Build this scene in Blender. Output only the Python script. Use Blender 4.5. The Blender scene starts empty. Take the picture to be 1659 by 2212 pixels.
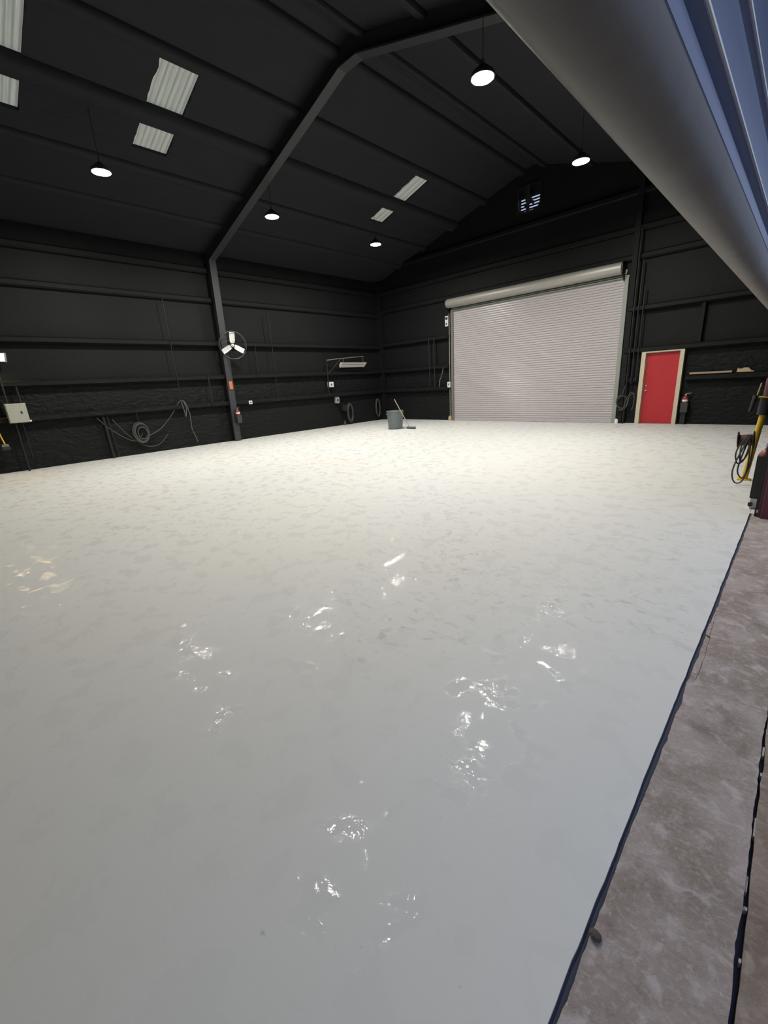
import bpy, bmesh, math, random
from mathutils import Vector, Matrix
random.seed(7)
SC = bpy.context.scene
COL = SC.collection
PI = math.pi

# ------------------------------------------------------------------ materials
def nmat(name):
    m = bpy.data.materials.new(name); m.use_nodes = True
    nt = m.node_tree
    return m, nt, nt.nodes['Principled BSDF']

def mat(name, col, rough=.6, metal=0., spec=.5, var=.12, scale=18., bump=0., bscale=60., bdist=.004):
    """painted / metal / plastic surface with a little procedural unevenness"""
    m, nt, b = nmat(name)
    N, L = nt.nodes, nt.links
    tc = N.new('ShaderNodeTexCoord')
    nz = N.new('ShaderNodeTexNoise'); nz.inputs['Scale'].default_value = scale; nz.inputs['Detail'].default_value = 4
    L.new(tc.outputs['Object'], nz.inputs['Vector'])
    mx = N.new('ShaderNodeMix'); mx.data_type = 'RGBA'
    mx.inputs[6].default_value = tuple(c*(1-var) for c in col)+(1,)
    mx.inputs[7].default_value = tuple(min(1, c*(1+var)) for c in col)+(1,)
    L.new(nz.outputs['Fac'], mx.inputs[0]); L.new(mx.outputs[2], b.inputs['Base Color'])
    b.inputs['Roughness'].default_value = rough; b.inputs['Metallic'].default_value = metal
    b.inputs['Specular IOR Level'].default_value = spec
    if bump:
        n2 = N.new('ShaderNodeTexNoise'); n2.inputs['Scale'].default_value = bscale; n2.inputs['Detail'].default_value = 5
        L.new(tc.outputs['Object'], n2.inputs['Vector'])
        bp = N.new('ShaderNodeBump'); bp.inputs['Strength'].default_value = bump; bp.inputs['Distance'].default_value = bdist
        L.new(n2.outputs['Fac'], bp.inputs['Height']); L.new(bp.outputs['Normal'], b.inputs['Normal'])
    return m

def emat(name, col, strength):
    m, nt, b = nmat(name)
    b.inputs['Base Color'].default_value = (.8, .8, .8, 1)
    b.inputs['Emission Color'].default_value = col+(1,)
    b.inputs['Emission Strength'].default_value = strength
    return m

def foam_mat():
    """black sprayed foam: lumpy low on the walls, a smoother facing above the second girt"""
    m, nt, b = nmat('black_sprayed_foam')
    N, L = nt.nodes, nt.links
    tc = N.new('ShaderNodeTexCoord')
    sep = N.new('ShaderNodeSeparateXYZ'); L.new(tc.outputs['Object'], sep.inputs[0])
    mr = N.new('ShaderNodeMapRange'); mr.inputs['From Min'].default_value = 2.05; mr.inputs['From Max'].default_value = 2.2
    mr.inputs['To Min'].default_value = 1.; mr.inputs['To Max'].default_value = .12
    L.new(sep.outputs['Z'], mr.inputs['Value'])
    mp = N.new('ShaderNodeMapping'); mp.inputs['Scale'].default_value = (1.9, 1.9, 3.6)
    L.new(tc.outputs['Object'], mp.inputs['Vector'])
    n1 = N.new('ShaderNodeTexNoise'); n1.inputs['Scale'].default_value = 2.6; n1.inputs['Detail'].default_value = 6; n1.inputs['Distortion'].default_value = .6
    L.new(mp.outputs['Vector'], n1.inputs['Vector'])
    bp = N.new('ShaderNodeBump'); bp.inputs['Distance'].default_value = .05
    L.new(mr.outputs['Result'], bp.inputs['Strength']); L.new(n1.outputs['Fac'], bp.inputs['Height'])
    n2 = N.new('ShaderNodeTexNoise'); n2.inputs['Scale'].default_value = 26; n2.inputs['Detail'].default_value = 3
    L.new(tc.outputs['Object'], n2.inputs['Vector'])
    b2 = N.new('ShaderNodeBump'); b2.inputs['Distance'].default_value = .008; b2.inputs['Strength'].default_value = .5
    L.new(n2.outputs['Fac'], b2.inputs['Height']); L.new(bp.outputs['Normal'], b2.inputs['Normal'])
    L.new(b2.outputs['Normal'], b.inputs['Normal'])
    n3 = N.new('ShaderNodeTexNoise'); n3.inputs['Scale'].default_value = .8; n3.inputs['Detail'].default_value = 4
    L.new(tc.outputs['Object'], n3.inputs['Vector'])
    mx = N.new('ShaderNodeMix'); mx.data_type = 'RGBA'
    mx.inputs[6].default_value = (.0055, .0063, .0068, 1); mx.inputs[7].default_value = (.0105, .0117, .0120, 1)
    L.new(n3.outputs['Fac'], mx.inputs[0]); L.new(mx.outputs[2], b.inputs['Base Color'])
    b.inputs['Roughness'].default_value = .62; b.inputs['Specular IOR Level'].default_value = .17
    return m

def floor_mat():
    """fresh pale grey floor paint: a rolled, slightly rippled gloss coat with thin smudges and worn flecks"""
    m, nt, b = nmat('grey_floor_paint')
    N, L = nt.nodes, nt.links
    tc = N.new('ShaderNodeTexCoord')
    def noise(scale, detail=4, dist=0., vec=None, rough=.55):
        n = N.new('ShaderNodeTexNoise'); n.inputs['Scale'].default_value = scale; n.inputs['Detail'].default_value = detail
        n.inputs['Distortion'].default_value = dist; n.inputs['Roughness'].default_value = rough
        L.new(vec if vec else tc.outputs['Object'], n.inputs['Vector']); return n.outputs['Fac']
    def ramp(v, a, c, lo=0., hi=1.):
        r = N.new('ShaderNodeMapRange'); r.inputs['From Min'].default_value = a; r.inputs['From Max'].default_value = c
        r.inputs['To Min'].default_value = lo; r.inputs['To Max'].default_value = hi; L.new(v, r.inputs['Value']); return r.outputs['Result']
    def mul(a, c):
        k = N.new('ShaderNodeMath'); k.operation = 'MULTIPLY'; L.new(a, k.inputs[0]); L.new(c, k.inputs[1]); return k.outputs[0]
    def mix(f, a, c):
        x = N.new('ShaderNodeMix'); x.data_type = 'RGBA'; L.new(f, x.inputs[0])
        if isinstance(a, tuple): x.inputs[6].default_value = a+(1,)
        else: L.new(a, x.inputs[6])
        x.inputs[7].default_value = c+(1,); return x.outputs[2]
    tint = ramp(noise(.35, 3), .35, .65)
    c0 = mix(tint, (.61, .605, .575), (.60, .61, .60))
    zone = ramp(noise(.30, 3), .44, .60)                      # where the coat went on thin and scuffs show through
    smear_map = N.new('ShaderNodeMapping'); smear_map.inputs['Rotation'].default_value = (0, 0, .75); smear_map.inputs['Scale'].default_value = (10., 15., 1.)
    L.new(tc.outputs['Object'], smear_map.inputs['Vector'])
    fleck = ramp(noise(1., 5, .7, smear_map.outputs['Vector'], .6), .56, .66)
    c1 = mix(mul(mul(zone, fleck), ramp(noise(1.1, 2), .35, .65, .25, .75)), c0, (.40, .405, .39))
    spot = ramp(noise(15, 2), .73, .77, 0., .45)
    c3 = mix(mul(spot, ramp(noise(.6, 2), .48, .60)), c1, (.25, .25, .24))
    L.new(c3, b.inputs['Base Color'])
    b.inputs['Roughness'].default_value = .72
    b.inputs['Specular IOR Level'].default_value = .35
    # the thin gloss coat, rippled by the roller
    b.inputs['Coat Weight'].default_value = .34
    b.inputs['Coat IOR'].default_value = 1.42
    # satin over most of the floor, wet-looking where the coat pooled
    L.new(ramp(noise(5.5, 4, .4), .535, .575, .62, .03), b.inputs['Coat Roughness'])
    rip = noise(24, 3, .5); rip2 = noise(6, 2)
    amt = ramp(noise(3., 3), .40, .62, .55, 1.)
    bp = N.new('ShaderNodeBump'); bp.inputs['Distance'].default_value = .0030; L.new(amt, bp.inputs['Strength']); L.new(rip, bp.inputs['Height'])
    bp2 = N.new('ShaderNodeBump'); bp2.inputs['Distance'].default_value = .005; bp2.inputs['Strength'].default_value = .7
    L.new(rip2, bp2.inputs['Height']); L.new(bp.outputs['Normal'], bp2.inputs['Normal'])
    L.new(bp2.outputs['Normal'], b.inputs['Coat Normal'])
    bp3 = N.new('ShaderNodeBump'); bp3.inputs['Distance'].default_value = .002; bp3.inputs['Strength'].default_value = .3; L.new(rip, bp3.inputs['Height'])
    L.new(bp3.outputs['Normal'], b.inputs['Normal'])
    return m

def concrete_mat(name, a, c, d):
    m, nt, b = nmat(name)
    N, L = nt.nodes, nt.links
    tc = N.new('ShaderNodeTexCoord')
    def noise(scale, detail=6, dist=0.):
        n = N.new('ShaderNodeTexNoise'); n.inputs['Scale'].default_value = scale; n.inputs['Detail'].default_value = detail; n.inputs['Distortion'].default_value = dist
        n.inputs['Roughness'].default_value = .62
        L.new(tc.outputs['Object'], n.inputs['Vector']); return n.outputs['Fac']
    def ramp(v, lo, hi, t0=0., t1=1.):
        r = N.new('ShaderNodeMapRange'); r.inputs['From Min'].default_value = lo; r.inputs['From Max'].default_value = hi
        r.inputs['To Min'].default_value = t0; r.inputs['To Max'].default_value = t1; L.new(v, r.inputs['Value']); return r.outputs['Result']
    def mix(f, x, y):
        k = N.new('ShaderNodeMix'); k.data_type = 'RGBA'; L.new(f, k.inputs[0])
        if isinstance(x, tuple): k.inputs[6].default_value = x+(1,)
        else: L.new(x, k.inputs[6])
        k.inputs[7].default_value = y+(1,); return k.outputs[2]
    k0 = mix(ramp(noise(3.6, 10, .35), .40, .60), a, c)
    k1 = mix(ramp(noise(13., 9, .5), .52, .66, 0., .8), k0, d)
    k1 = mix(ramp(noise(60., 8, .3), .50, .70, 0., .5), k1, tuple(v*1.35 for v in c))
    k2 = mix(ramp(noise(30., 4, .3), .69, .74, 0., .8), k1, (.60, .57, .55))
    k3 = mix(ramp(noise(5., 8, .4), .55, .70, 0., .6), k2, tuple(v*.55 for v in a))
    L.new(k3, b.inputs['Base Color'])
    b.inputs['Roughness'].default_value = .8; b.inputs['Specular IOR Level'].default_value = .25
    bp = N.new('ShaderNodeBump'); bp.inputs['Distance'].default_value = .008; bp.inputs['Strength'].default_value = 1.
    L.new(noise(26., 9, .5), bp.inputs['Height']); L.new(bp.outputs['Normal'], b.inputs['Normal'])
    return m

def skylight_mat():
    m = bpy.data.materials.new('translucent_fibreglass'); m.use_nodes = True
    nt = m.node_tree; N, L = nt.nodes, nt.links
    N.remove(N['Principled BSDF']); out = N['Material Output']
    tc = N.new('ShaderNodeTexCoord'); mp = N.new('ShaderNodeMapping'); mp.inputs['Scale'].default_value = (.7, 9, 1)
    L.new(tc.outputs['Object'], mp.inputs['Vector'])
    n = N.new('ShaderNodeTexNoise'); n.inputs['Scale'].default_value = 3; n.inputs['Detail'].default_value = 5; L.new(mp.outputs['Vector'], n.inputs['Vector'])
    mx = N.new('ShaderNodeMix'); mx.data_type = 'RGBA'; mx.inputs[6].default_value = (.62, .55, .36, 1); mx.inputs[7].default_value = (.92, .86, .62, 1)
    L.new(n.outputs['Fac'], mx.inputs[0])
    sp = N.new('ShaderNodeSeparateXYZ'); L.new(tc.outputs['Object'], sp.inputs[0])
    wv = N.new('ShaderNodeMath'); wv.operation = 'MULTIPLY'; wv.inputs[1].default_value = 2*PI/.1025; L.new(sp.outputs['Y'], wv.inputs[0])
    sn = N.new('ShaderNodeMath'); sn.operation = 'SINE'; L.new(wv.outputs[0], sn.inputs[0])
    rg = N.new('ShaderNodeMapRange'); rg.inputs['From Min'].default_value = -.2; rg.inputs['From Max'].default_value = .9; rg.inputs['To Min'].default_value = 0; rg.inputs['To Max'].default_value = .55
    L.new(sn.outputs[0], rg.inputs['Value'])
    m2 = N.new('ShaderNodeMix'); m2.data_type = 'RGBA'; m2.inputs[7].default_value = (.34, .30, .19, 1); L.new(rg.outputs['Result'], m2.inputs[0]); L.new(mx.outputs[2], m2.inputs[6]); mx = m2  # rib shading put into the sheet colour as darker bands along y
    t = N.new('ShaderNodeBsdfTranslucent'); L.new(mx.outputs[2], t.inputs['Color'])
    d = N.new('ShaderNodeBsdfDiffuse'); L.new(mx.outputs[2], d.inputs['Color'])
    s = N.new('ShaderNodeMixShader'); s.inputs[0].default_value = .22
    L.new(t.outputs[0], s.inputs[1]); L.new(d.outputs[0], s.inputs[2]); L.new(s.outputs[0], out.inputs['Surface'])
    return m

M = dict(
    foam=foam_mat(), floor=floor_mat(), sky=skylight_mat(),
    blackpaint=mat('black_painted_steel', (.0095, .010, .0108), .5, bump=.3, bscale=30),
    ceil=mat('black_ceiling_facing', (.0190, .0205, .0238), .7, spec=.2, scale=1.2, bump=.5, bscale=9, bdist=.02),
    framepaint=mat('frame_black_paint', (.032, .0355, .039), .45),
    conc=concrete_mat('stained_threshold_concrete', (.255, .21, .18), (.36, .305, .285), (.46, .41, .40)),
    apron=concrete_mat('brown_apron_concrete', (.20, .155, .12), (.28, .225, .185), (.36, .30, .26)),
    groove=mat('joint_dirt', (.05, .055, .085), .9),
    chip=mat('pale_filler', (.42, .36, .33), .9),
    shutter=mat('shutter_grey_enamel', (.43, .40, .405), .32, var=.03),
    galv=mat('galvanised_steel', (.36, .35, .315), .5, .35, var=.1),
    guide=mat('brown_guide_steel', (.17, .145, .12), .55),
    gguide=mat('grey_guide_steel', (.24, .26, .23), .5),
    red=mat('red_door_enamel', (.42, .017, .024), .42, var=.12, scale=4),
    cream=mat('cream_frame_paint', (.55, .48, .36), .5),
    tan=mat('tan_seal', (.34, .27, .18), .6),
    worn=mat('slat_glint_metal', (.75, .74, .72), .3, .9),  # bright metal of the added highlight beads, not actual wear
    chrome=mat('chrome', (.75, .73, .70), .2, 1.),
    white=mat('white_plastic', (.72, .72, .70), .4),
    offwhite=mat('offwhite_enamel', (.66, .64, .58), .4),
    cabinet=mat('grey_cabinet_enamel', (.40, .40, .34), .5),
    cangrey=mat('grey_bin_plastic', (.135, .155, .16), .5),
    black=mat('black_rubber', (.018, .018, .02), .55),
    hose=mat('dusty_black_hose', (.055, .05, .048), .6),
    cable=mat('grey_dusty_cable', (.055, .055, .048), .7),
    wood=mat('bare_wood', (.47, .36, .23), .65, scale=40),
    board=mat('worn_lumber', (.36, .25, .18), .75, scale=30),
    redext=mat('red_cylinder_enamel', (.21, .028, .025), .45),
    yellow=mat('yellow_post_paint', (.62, .40, .03), .5, var=.2, scale=14),
    maroon=mat('maroon_steel_trim', (.10, .028, .036), .5),
    orange=mat('orange_card', (.50, .15, .06), .7),
    bar=mat('brown_primer_steel', (.14, .128, .112), .45, var=.3, scale=5, bump=.3, bscale=20),
    skylit_slat=mat('sky_tinted_slat_paint', (.22, .275, .42), .3, var=.1),  # blue cast of the dusk sky put into the slat colour
    seal=mat('dark_weather_seal', (.012, .013, .03), .6),
    housing=mat('lamp_housing', (.05, .05, .05), .4, .3),
    lens=emat('lit_lamp_lens', (1., .965, .89), 1020.),
    dimlens=emat('dimmed_lamp_lens', (1., .95, .88), 400.),  # output lowered only so the floor falls darker toward the doorway
    tube=emat('lit_warm_tube', (1., .80, .42), 45.),
    glass=mat('tube_glass', (.85, .85, .83), .25),
    leaf=mat('dead_leaf', (.07, .055, .045), .8),
)

# ------------------------------------------------------------------ builders
def nb(): return bmesh.new()

def box(bm, x0, x1, y0, y1, z0, z1, bev=0.):
    r = bmesh.ops.create_cube(bm, size=1.)
    vs = r['verts']
    for v in vs:
        v.co = Vector(((x0+x1)/2+v.co.x*(x1-x0), (y0+y1)/2+v.co.y*(y1-y0), (z0+z1)/2+v.co.z*(z1-z0)))
    if bev:
        es = list({e for v in vs for e in v.link_edges})
        bmesh.ops.bevel(bm, geom=es, offset=bev, segments=2, affect='EDGES', profile=.5)
    return bm

def prism(bm, poly, axis, a, b, close=True):
    """polygon in the two other axes swept along axis from a to b"""
    def pt(p, t):
        return {'x': (t, p[0], p[1]), 'y': (p[0], t, p[1]), 'z': (p[0], p[1], t)}[axis]
    A = [bm.verts.new(pt(p, a)) for p in poly]; B = [bm.verts.new(pt(p, b)) for p in poly]
    n = len(poly)
    for i in range(n if close else n-1):
        j = (i+1) % n
        bm.faces.new((A[i], A[j], B[j], B[i]))
    if close:
        bm.faces.new(A[::-1]); bm.faces.new(B)
    return bm

def smooth_path(pts, sub=8, closed=False):
    P = [Vector(p) for p in pts]; n = len(P); out = []
    rng = range(n if closed else n-1)
    for i in rng:
        if closed: p0, p1, p2, p3 = P[i-1], P[i], P[(i+1) % n], P[(i+2) % n]
        else:
            p1, p2 = P[i], P[i+1]
            p0 = P[i-1] if i else p1*2-p2
            p3 = P[i+2] if i+2 < n else p2*2-p1
        for k in range(sub):
            t = k/sub
            out.append(.5*((2*p1)+(p2-p0)*t+(2*p0-5*p1+4*p2-p3)*t*t+(3*p1-p0-3*p2+p3)*t**3))
    if not closed: out.append(P[-1])
    return out

def tube(bm, pts, r, seg=8, closed=False, sub=0):
    P = smooth_path(pts, sub, closed) if sub else [Vector(p) for p in pts]
    n = len(P)
    T = []
    for i in range(n):
        if closed: d = P[(i+1) % n]-P[i-1]
        else: d = P[min(i+1, n-1)]-P[max(i-1, 0)]
        T.append(d.normalized())
    u = T[0].orthogonal().normalized(); rings = []
    for i in range(n):
        u = (u-T[i]*u.dot(T[i]))
        u = u.normalized() if u.length > 1e-6 else T[i].orthogonal().normalized()
        w = T[i].cross(u)
        rr = r[i] if isinstance(r, (list, tuple)) else r
        rings.append([bm.verts.new(P[i]+(u*math.cos(2*PI*k/seg)+w*math.sin(2*PI*k/seg))*rr) for k in range(seg)])
    m = n if closed else n-1
    off = 0
    for i in range(m):
        A, B = rings[i], rings[(i+1) % n]
        if closed and i == n-1:
            off = min(range(seg), key=lambda o: (A[0].co-B[o].co).length)
        for k in range(seg):
            bm.faces.new((A[k], A[(k+1) % seg], B[(k+1+off) % seg], B[(k+off) % seg]))
    if not closed:
        bm.faces.new(rings[0][::-1]); bm.faces.new(rings[-1])
    return bm

def lathe(bm, prof, c, axis=(0, 0, 1), seg=32):
    """prof: (radius, height) pairs about an axis through c"""
    ax = Vector(axis).normalized(); u = ax.orthogonal().normalized(); w = ax.cross(u); c = Vector(c)
    rings = []
    for r, h in prof:
        if r < 1e-6: rings.append([bm.verts.new(c+ax*h)])
        else: rings.append([bm.verts.new(c+ax*h+(u*math.cos(2*PI*k/seg)+w*math.sin(2*PI*k/seg))*r) for k in range(seg)])
    for A, B in zip(rings, rings[1:]):
        for k in range(seg):
            j = (k+1) % seg
            if len(A) == 1 and len(B) == 1: continue
            if len(A) == 1: bm.faces.new((A[0], B[k], B[j]))
            elif len(B) == 1: bm.faces.new((A[k], A[j], B[0]))
            else: bm.faces.new((A[k], A[j], B[j], B[k]))
    if len(rings[0]) > 1: bm.faces.new(rings[0][::-1])
    if len(rings[-1]) > 1: bm.faces.new(rings[-1])
    return bm

BASE = {}
def obj(name, bm, material, parent=None, smooth=False, weld=True, origin=(0, 0, 0)):
    if weld: bmesh.ops.remove_doubles(bm, verts=bm.verts, dist=1e-5)
    bmesh.ops.recalc_face_normals(bm, faces=bm.faces)
    org = Vector(BASE[parent.name]) if parent else Vector(origin)
    for v in bm.verts: v.co -= org
    me = bpy.data.meshes.new(name); bm.to_mesh(me); bm.free()
    me.materials.append(material)
    if smooth:
        for p in me.polygons: p.use_smooth = True
        try: me.set_sharp_from_angle(angle=math.radians(40))
        except Exception: pass
    o = bpy.data.objects.new(name, me); COL.objects.link(o)
    if parent: o.parent = parent
    else: o.location = org
    BASE[o.name] = org
    return o

def tag(o, label=None, cat=None, group=None, kind=None):
    if label: o['label'] = label
    if cat: o['category'] = cat
    if group: o['group'] = group
    if kind: o['kind'] = kind
    return o

def thing(name, loc, label, cat, group=None, kind=None):
    o = bpy.data.objects.new(name, None); COL.objects.link(o); o.location = loc
    o.empty_display_size = .1
    BASE[o.name] = Vector(loc)
    return tag(o, label, cat, group, kind)

def struct(name, bm, m, **k):
    return tag(obj(name, bm, m, **k), kind='structure')

# ------------------------------------------------------------------ shell
W, S, Z0 = 14.2, .3, 5.93                       # ridge at W/2, roof slope, underside height at the eave
YF = -16.3
def roof(x): return Z0+S*(x if x <= W/2 else W-x)

def rough_strip(x0, x1, y0, y1, z0, z1, amp, n=260, seed=1):
    rnd = random.Random(seed); bm = nb(); rows = []
    j0 = j1 = 0.
    for i in range(n+1):
        y = y0+(y1-y0)*i/n
        j0 = .8*j0+rnd.gauss(0, amp*.8); j1 = .8*j1+rnd.gauss(0, amp*.8)
        rows.append([bm.verts.new(p) for p in ((x0+j0, y, z0), (x0+j0, y, z1), (x1+j1, y, z1), (x1+j1, y, z0))])
    for A, B in zip(rows, rows[1:]):
        for k in range(4): bm.faces.new((A[k], A[(k+1) % 4], B[(k+1) % 4], B[k]))
    bm.faces.new(rows[0][::-1]); bm.faces.new(rows[-1])
    return bm
struct('floor', rough_strip(-.3, 14.305, YF-.2, .3, -.2, 0., .0011, 420, 9), M['floor'])
b = nb(); box(b, 14.306, 14.44, -9.14, .3, -.2, 0.)
struct('floor_strip', b, M['floor'])
struct('wall_left', box(nb(), -.25, 0., YF, .25, -.2, Z0), M['foam'])
struct('wall_front', prism(nb(), [(-.25, -.2), (14.62, -.2), (14.62, roof(14.45)), (W/2, roof(W/2)), (-.25, Z0-.07)], 'y', YF-.2, YF), M['foam'])
# gable wall with the fan opening left out
VX0, VX1, VZ0, VZ1 = 6.62, 7.42, 6.80, 7.50
b = nb()
for poly in ([(-.25, -.2), (VX0, -.2), (VX0, VZ0), (VX0, VZ1), (VX0, roof(VX0)+.1), (-.25, Z0+.03)],
             [(VX1, -.2), (14.62, -.2), (14.62, roof(14.45)), (VX1, roof(VX1)+.1), (VX1, VZ1), (VX1, VZ0)],
             [(VX0, -.2), (VX1, -.2), (VX1, VZ0), (VX0, VZ0)],
             [(VX0, VZ1), (VX1, VZ1), (VX1, roof(VX1)+.1), (W/2, roof(W/2)+.1), (VX0, roof(VX0)+.1)]):
    prism(b, poly, 'y', 0., .25)
struct('wall_back', b, M['foam'])
# right wall: beyond the doorway, and over it
b = nb(); box(b, 14.42, 14.62, -9.2, .25, -.2, 5.9)
struct('wall_right', b, M['foam'])
b = nb(); box(b, 14.42, 14.62, YF, -9.2, 2.9, 5.9); box(b, 14.42, 14.62, YF, -15.62, -.2, 2.9)
struct('wall_right_doorway', b, M['foam'])

def grid_slab(bm, xs, ys, skip, zf, th):
    V = {}; jr = random.Random(2)
    wav = lambda: jr.uniform(-.02, .02)
    def vv(i, j, k):
        if (i, j, k) not in V: V[i, j, k] = bm.verts.new((xs[i]+(wav() if k == 0 and 3 < xs[i] < 5.3 else 0), ys[j]+(wav() if k == 0 and 3 < xs[i] < 5.3 and 0 < j < len(ys)-1 else 0), zf(xs[i])+(th if k else 0)))
        return V[i, j, k]
    nx, ny = len(xs)-1, len(ys)-1
    on = lambda i, j: 0 <= i < nx and 0 <= j < ny and (i, j) not in skip
    for i in range(nx):
        for j in range(ny):
            if not on(i, j): continue
            for k in (0, 1): bm.faces.new([vv(i, j, k), vv(i+1, j, k), vv(i+1, j+1, k), vv(i, j+1, k)])
            for (di, dj, a, c) in ((-1, 0, (i, j), (i, j+1)), (1, 0, (i+1, j), (i+1, j+1)), (0, -1, (i, j), (i+1, j)), (0, 1, (i, j+1), (i+1, j+1))):
                if not on(i+di, j+dj): bm.faces.new([vv(*a, 0), vv(*c, 0), vv(*c, 1), vv(*a, 1)])
SKY = [(-13.42, -12.72), (-10.80, -10.07), (-3.57, -2.95)]
xs = [-.3]+[3.14+2.10*k/18 for k in range(19)]+[W/2, 14.65]
ys = [YF-.2]; holes = []
for (ya, yb) in SKY:
    for k in range(5):
        if k < 4: holes.append(len(ys)+k)
    ys += [ya+(yb-ya)*k/4 for k in range(5)]
ys.append(.3)
b = nb(); grid_slab(b, xs, ys, {(i, j) for i in range(1, 19) for j in holes}, roof, .06)
struct('ceiling', b, M['ceil'])
# corrugated translucent sheets
for i, (ya, yb) in enumerate(SKY):
    t = thing('window_%d' % (i+1), (4.2, (ya+yb)/2, roof(4.2)),
              ['pale corrugated skylight sheet cut off by the photo edge, nearest the front of the roof',
               'pale corrugated skylight sheet between the ribbed front corner and the steel rafter',
               'pale corrugated skylight sheet beyond the steel rafter, nearest the shutter wall'][i], 'skylight', 'roof skylights', 'structure')
    for (xa, xb) in ((4.02, 5.30), (3.10, 4.04)):
        b = nb(); prof = []
        n = 64
        for k in range(n+1):
            y = ya-.04+(yb-ya+.08)*k/n
            ph = ((y-ya)/.205) % 1.
            z = .030*max(0., 1-abs(ph-.5)/.16) + .008*max(0, 1-abs(((ph*3) % 1.)-.5)/.25)
            prof.append((y, z))
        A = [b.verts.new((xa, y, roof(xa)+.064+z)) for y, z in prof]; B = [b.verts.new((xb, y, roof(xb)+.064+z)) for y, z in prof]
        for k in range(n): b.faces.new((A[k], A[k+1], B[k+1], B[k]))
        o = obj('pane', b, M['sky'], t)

# purlins: foamed-over ribs under the roof sheet
def rib_profile(cx, w, d, zf):
    pts = []
    for k in range(9):
        a = PI*k/8
        x = cx-w/2*math.cos(a)
        pts.append((x, zf(x)-d*min(1., math.sin(a)*1.25)))
    return [(cx-w/2, zf(cx-w/2)+.02)]+pts+[(cx+w/2, zf(cx+w/2)+.02)]
for cx, w, d in ((1.34, .22, .07), (2.62, .22, .085), (4.06, .38, .15), (5.36, .24, .10), (6.76, .22, .09), (7.46, .22, .08), (8.90, .22, .09), (10.17, .22, .085), (11.58, .22, .08), (12.86, .22, .07)):
    struct('purlin_beam', prism(nb(), rib_profile(cx, w, d, roof), 'y', YF, .02), M['ceil'], smooth=True)
# girts
def girt_y(z, y0, y1, w, d=.17):      # on the left wall
    prof = [(-.02, z-d/2), (w*.7, z-d/2), (w, z-d*.28), (w, z+d*.28), (w*.7, z+d/2), (-.02, z+d/2)]
    struct('girt_beam', prism(nb(), prof, 'y', y0, y1), M['foam'], smooth=True)
def girt_x(z, x0, x1, w, d=.17):      # on the gable wall
    prof = [(.02, z-d/2), (-w*.7, z-d/2), (-w, z-d*.28), (-w, z+d*.28), (-w*.7, z+d/2), (.02, z+d/2)]
    struct('girt_beam', prism(nb(), prof, 'x', x0, x1), M['foam'], smooth=True)
for z, w in ((1.303, .2), (2.169, .2), (3.224, .2), (4.553, .12), (5.414, .14)):
    girt_y(z, YF, -8.0, w); girt_y(z, -7.8, 0., w)
for z in (1.303, 2.166, 3.30): girt_x(z, .2, 3.86, .2)
for z in (2.166, 3.327): girt_x(z, 10.36, 14.42, .2)
girt_x(1.31, 12.02, 14.42, .2); girt_x(1.31, 10.36, 10.80, .12)
for z in (4.72, 5.45, 6.37): girt_x(z, .2 if z < 6 else 1.6, 14.3 if z < 6 else 12.7, .12)

# main frame: tapered I-section column and rafter, end columns
def plate_between(bm, p, q, hw, th, y):
    """flat bar from p to q in the xz plane, hw half width across y, th thick"""
    d = Vector((q[0]-p[0], 0, q[1]-p[1])).normalized(); n = Vector((-d.z, 0, d.x))*th/2
    P, Q = Vector((p[0], y, p[1])), Vector((q[0], y, q[1])); Y = Vector((0, hw, 0))
    a = [bm.verts.new(P+s*n+t*Y) for s, t in ((-1, -1), (1, -1), (1, 1), (-1, 1))]
    c = [bm.verts.new(Q+s*n+t*Y) for s, t in ((-1, -1), (1, -1), (1, 1), (-1, 1))]
    for i in range(4): bm.faces.new((a[i], a[(i+1) % 4], c[(i+1) % 4], c[i]))
    bm.faces.new(a[::-1]); bm.faces.new(c)
YC, HW = -7.9, .11
for side in (0, 1):
    mx = (lambda x: x) if side == 0 else (lambda x: W+.42-x)
    b = nb()
    web = [(mx(-.05), 0.), (mx(.245), 0.), (mx(.357), 5.676), (mx(-.05), 6.0)]
    prism(b, web, 'y', YC-.02, YC+.02)
    plate_between(b, (mx(.25), 0.), (mx(.36), 5.69), HW, .03, YC)
    plate_between(b, (mx(-.02), 0.), (mx(-.02), 5.9), HW, .03, YC)
    c = struct('steel_column', b, M['framepaint'])
    b = nb()
    xk, zk = (6.85, 7.665) if side == 0 else (7.35, 7.665)
    kx0 = .345 if side == 0 else mx(.357)
    prism(b, [(kx0, 5.66), (xk, zk), (7.1, zk), (7.1, 8.05), (mx(0) if side == 0 else 14.3, 5.92)], 'y', YC-.02, YC+.02)
    plate_between(b, (kx0, 5.676), (xk, zk), HW, .03, YC)
    plate_between(b, (xk, zk), (7.1, zk), HW, .03, YC)
    struct('rafter_beam', b, M['framepaint'])
struct('corner_column', box(nb(), -.02, .22, -.24, .02, 0, 5.9), M['foam'])
b = nb(); box(b, 10.32, 10.46, -.16, .02, 0, 7.0)
struct('jamb_column', b, M['foam'])
b = nb(); box(b, 12.16, 12.24, -.14, .02, 2.2, 3.33)
struct('post_column', b, M['foam'])

# ------------------------------------------------------------------ ground at the doorway
struct('floor_joint', box(nb(), 14.295, 14.335, YF, -9.14, -.2, -.012), M['groove'])
struct('threshold_floor', rough_strip(14.326, 14.650, -15.62, -9.14, -.2, -.002, .0020, seed=3), M['conc'])
struct('ground_joint', box(nb(), 14.63, 14.68, YF-3, 1, -.22, -.03), M['groove'])
struct('ground_apron', rough_strip(14.662, 22., -22., 2., -.25, -.006, .0025, n=420, seed=5), M['apron'])
rnd = random.Random(11)
b = nb()
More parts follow.
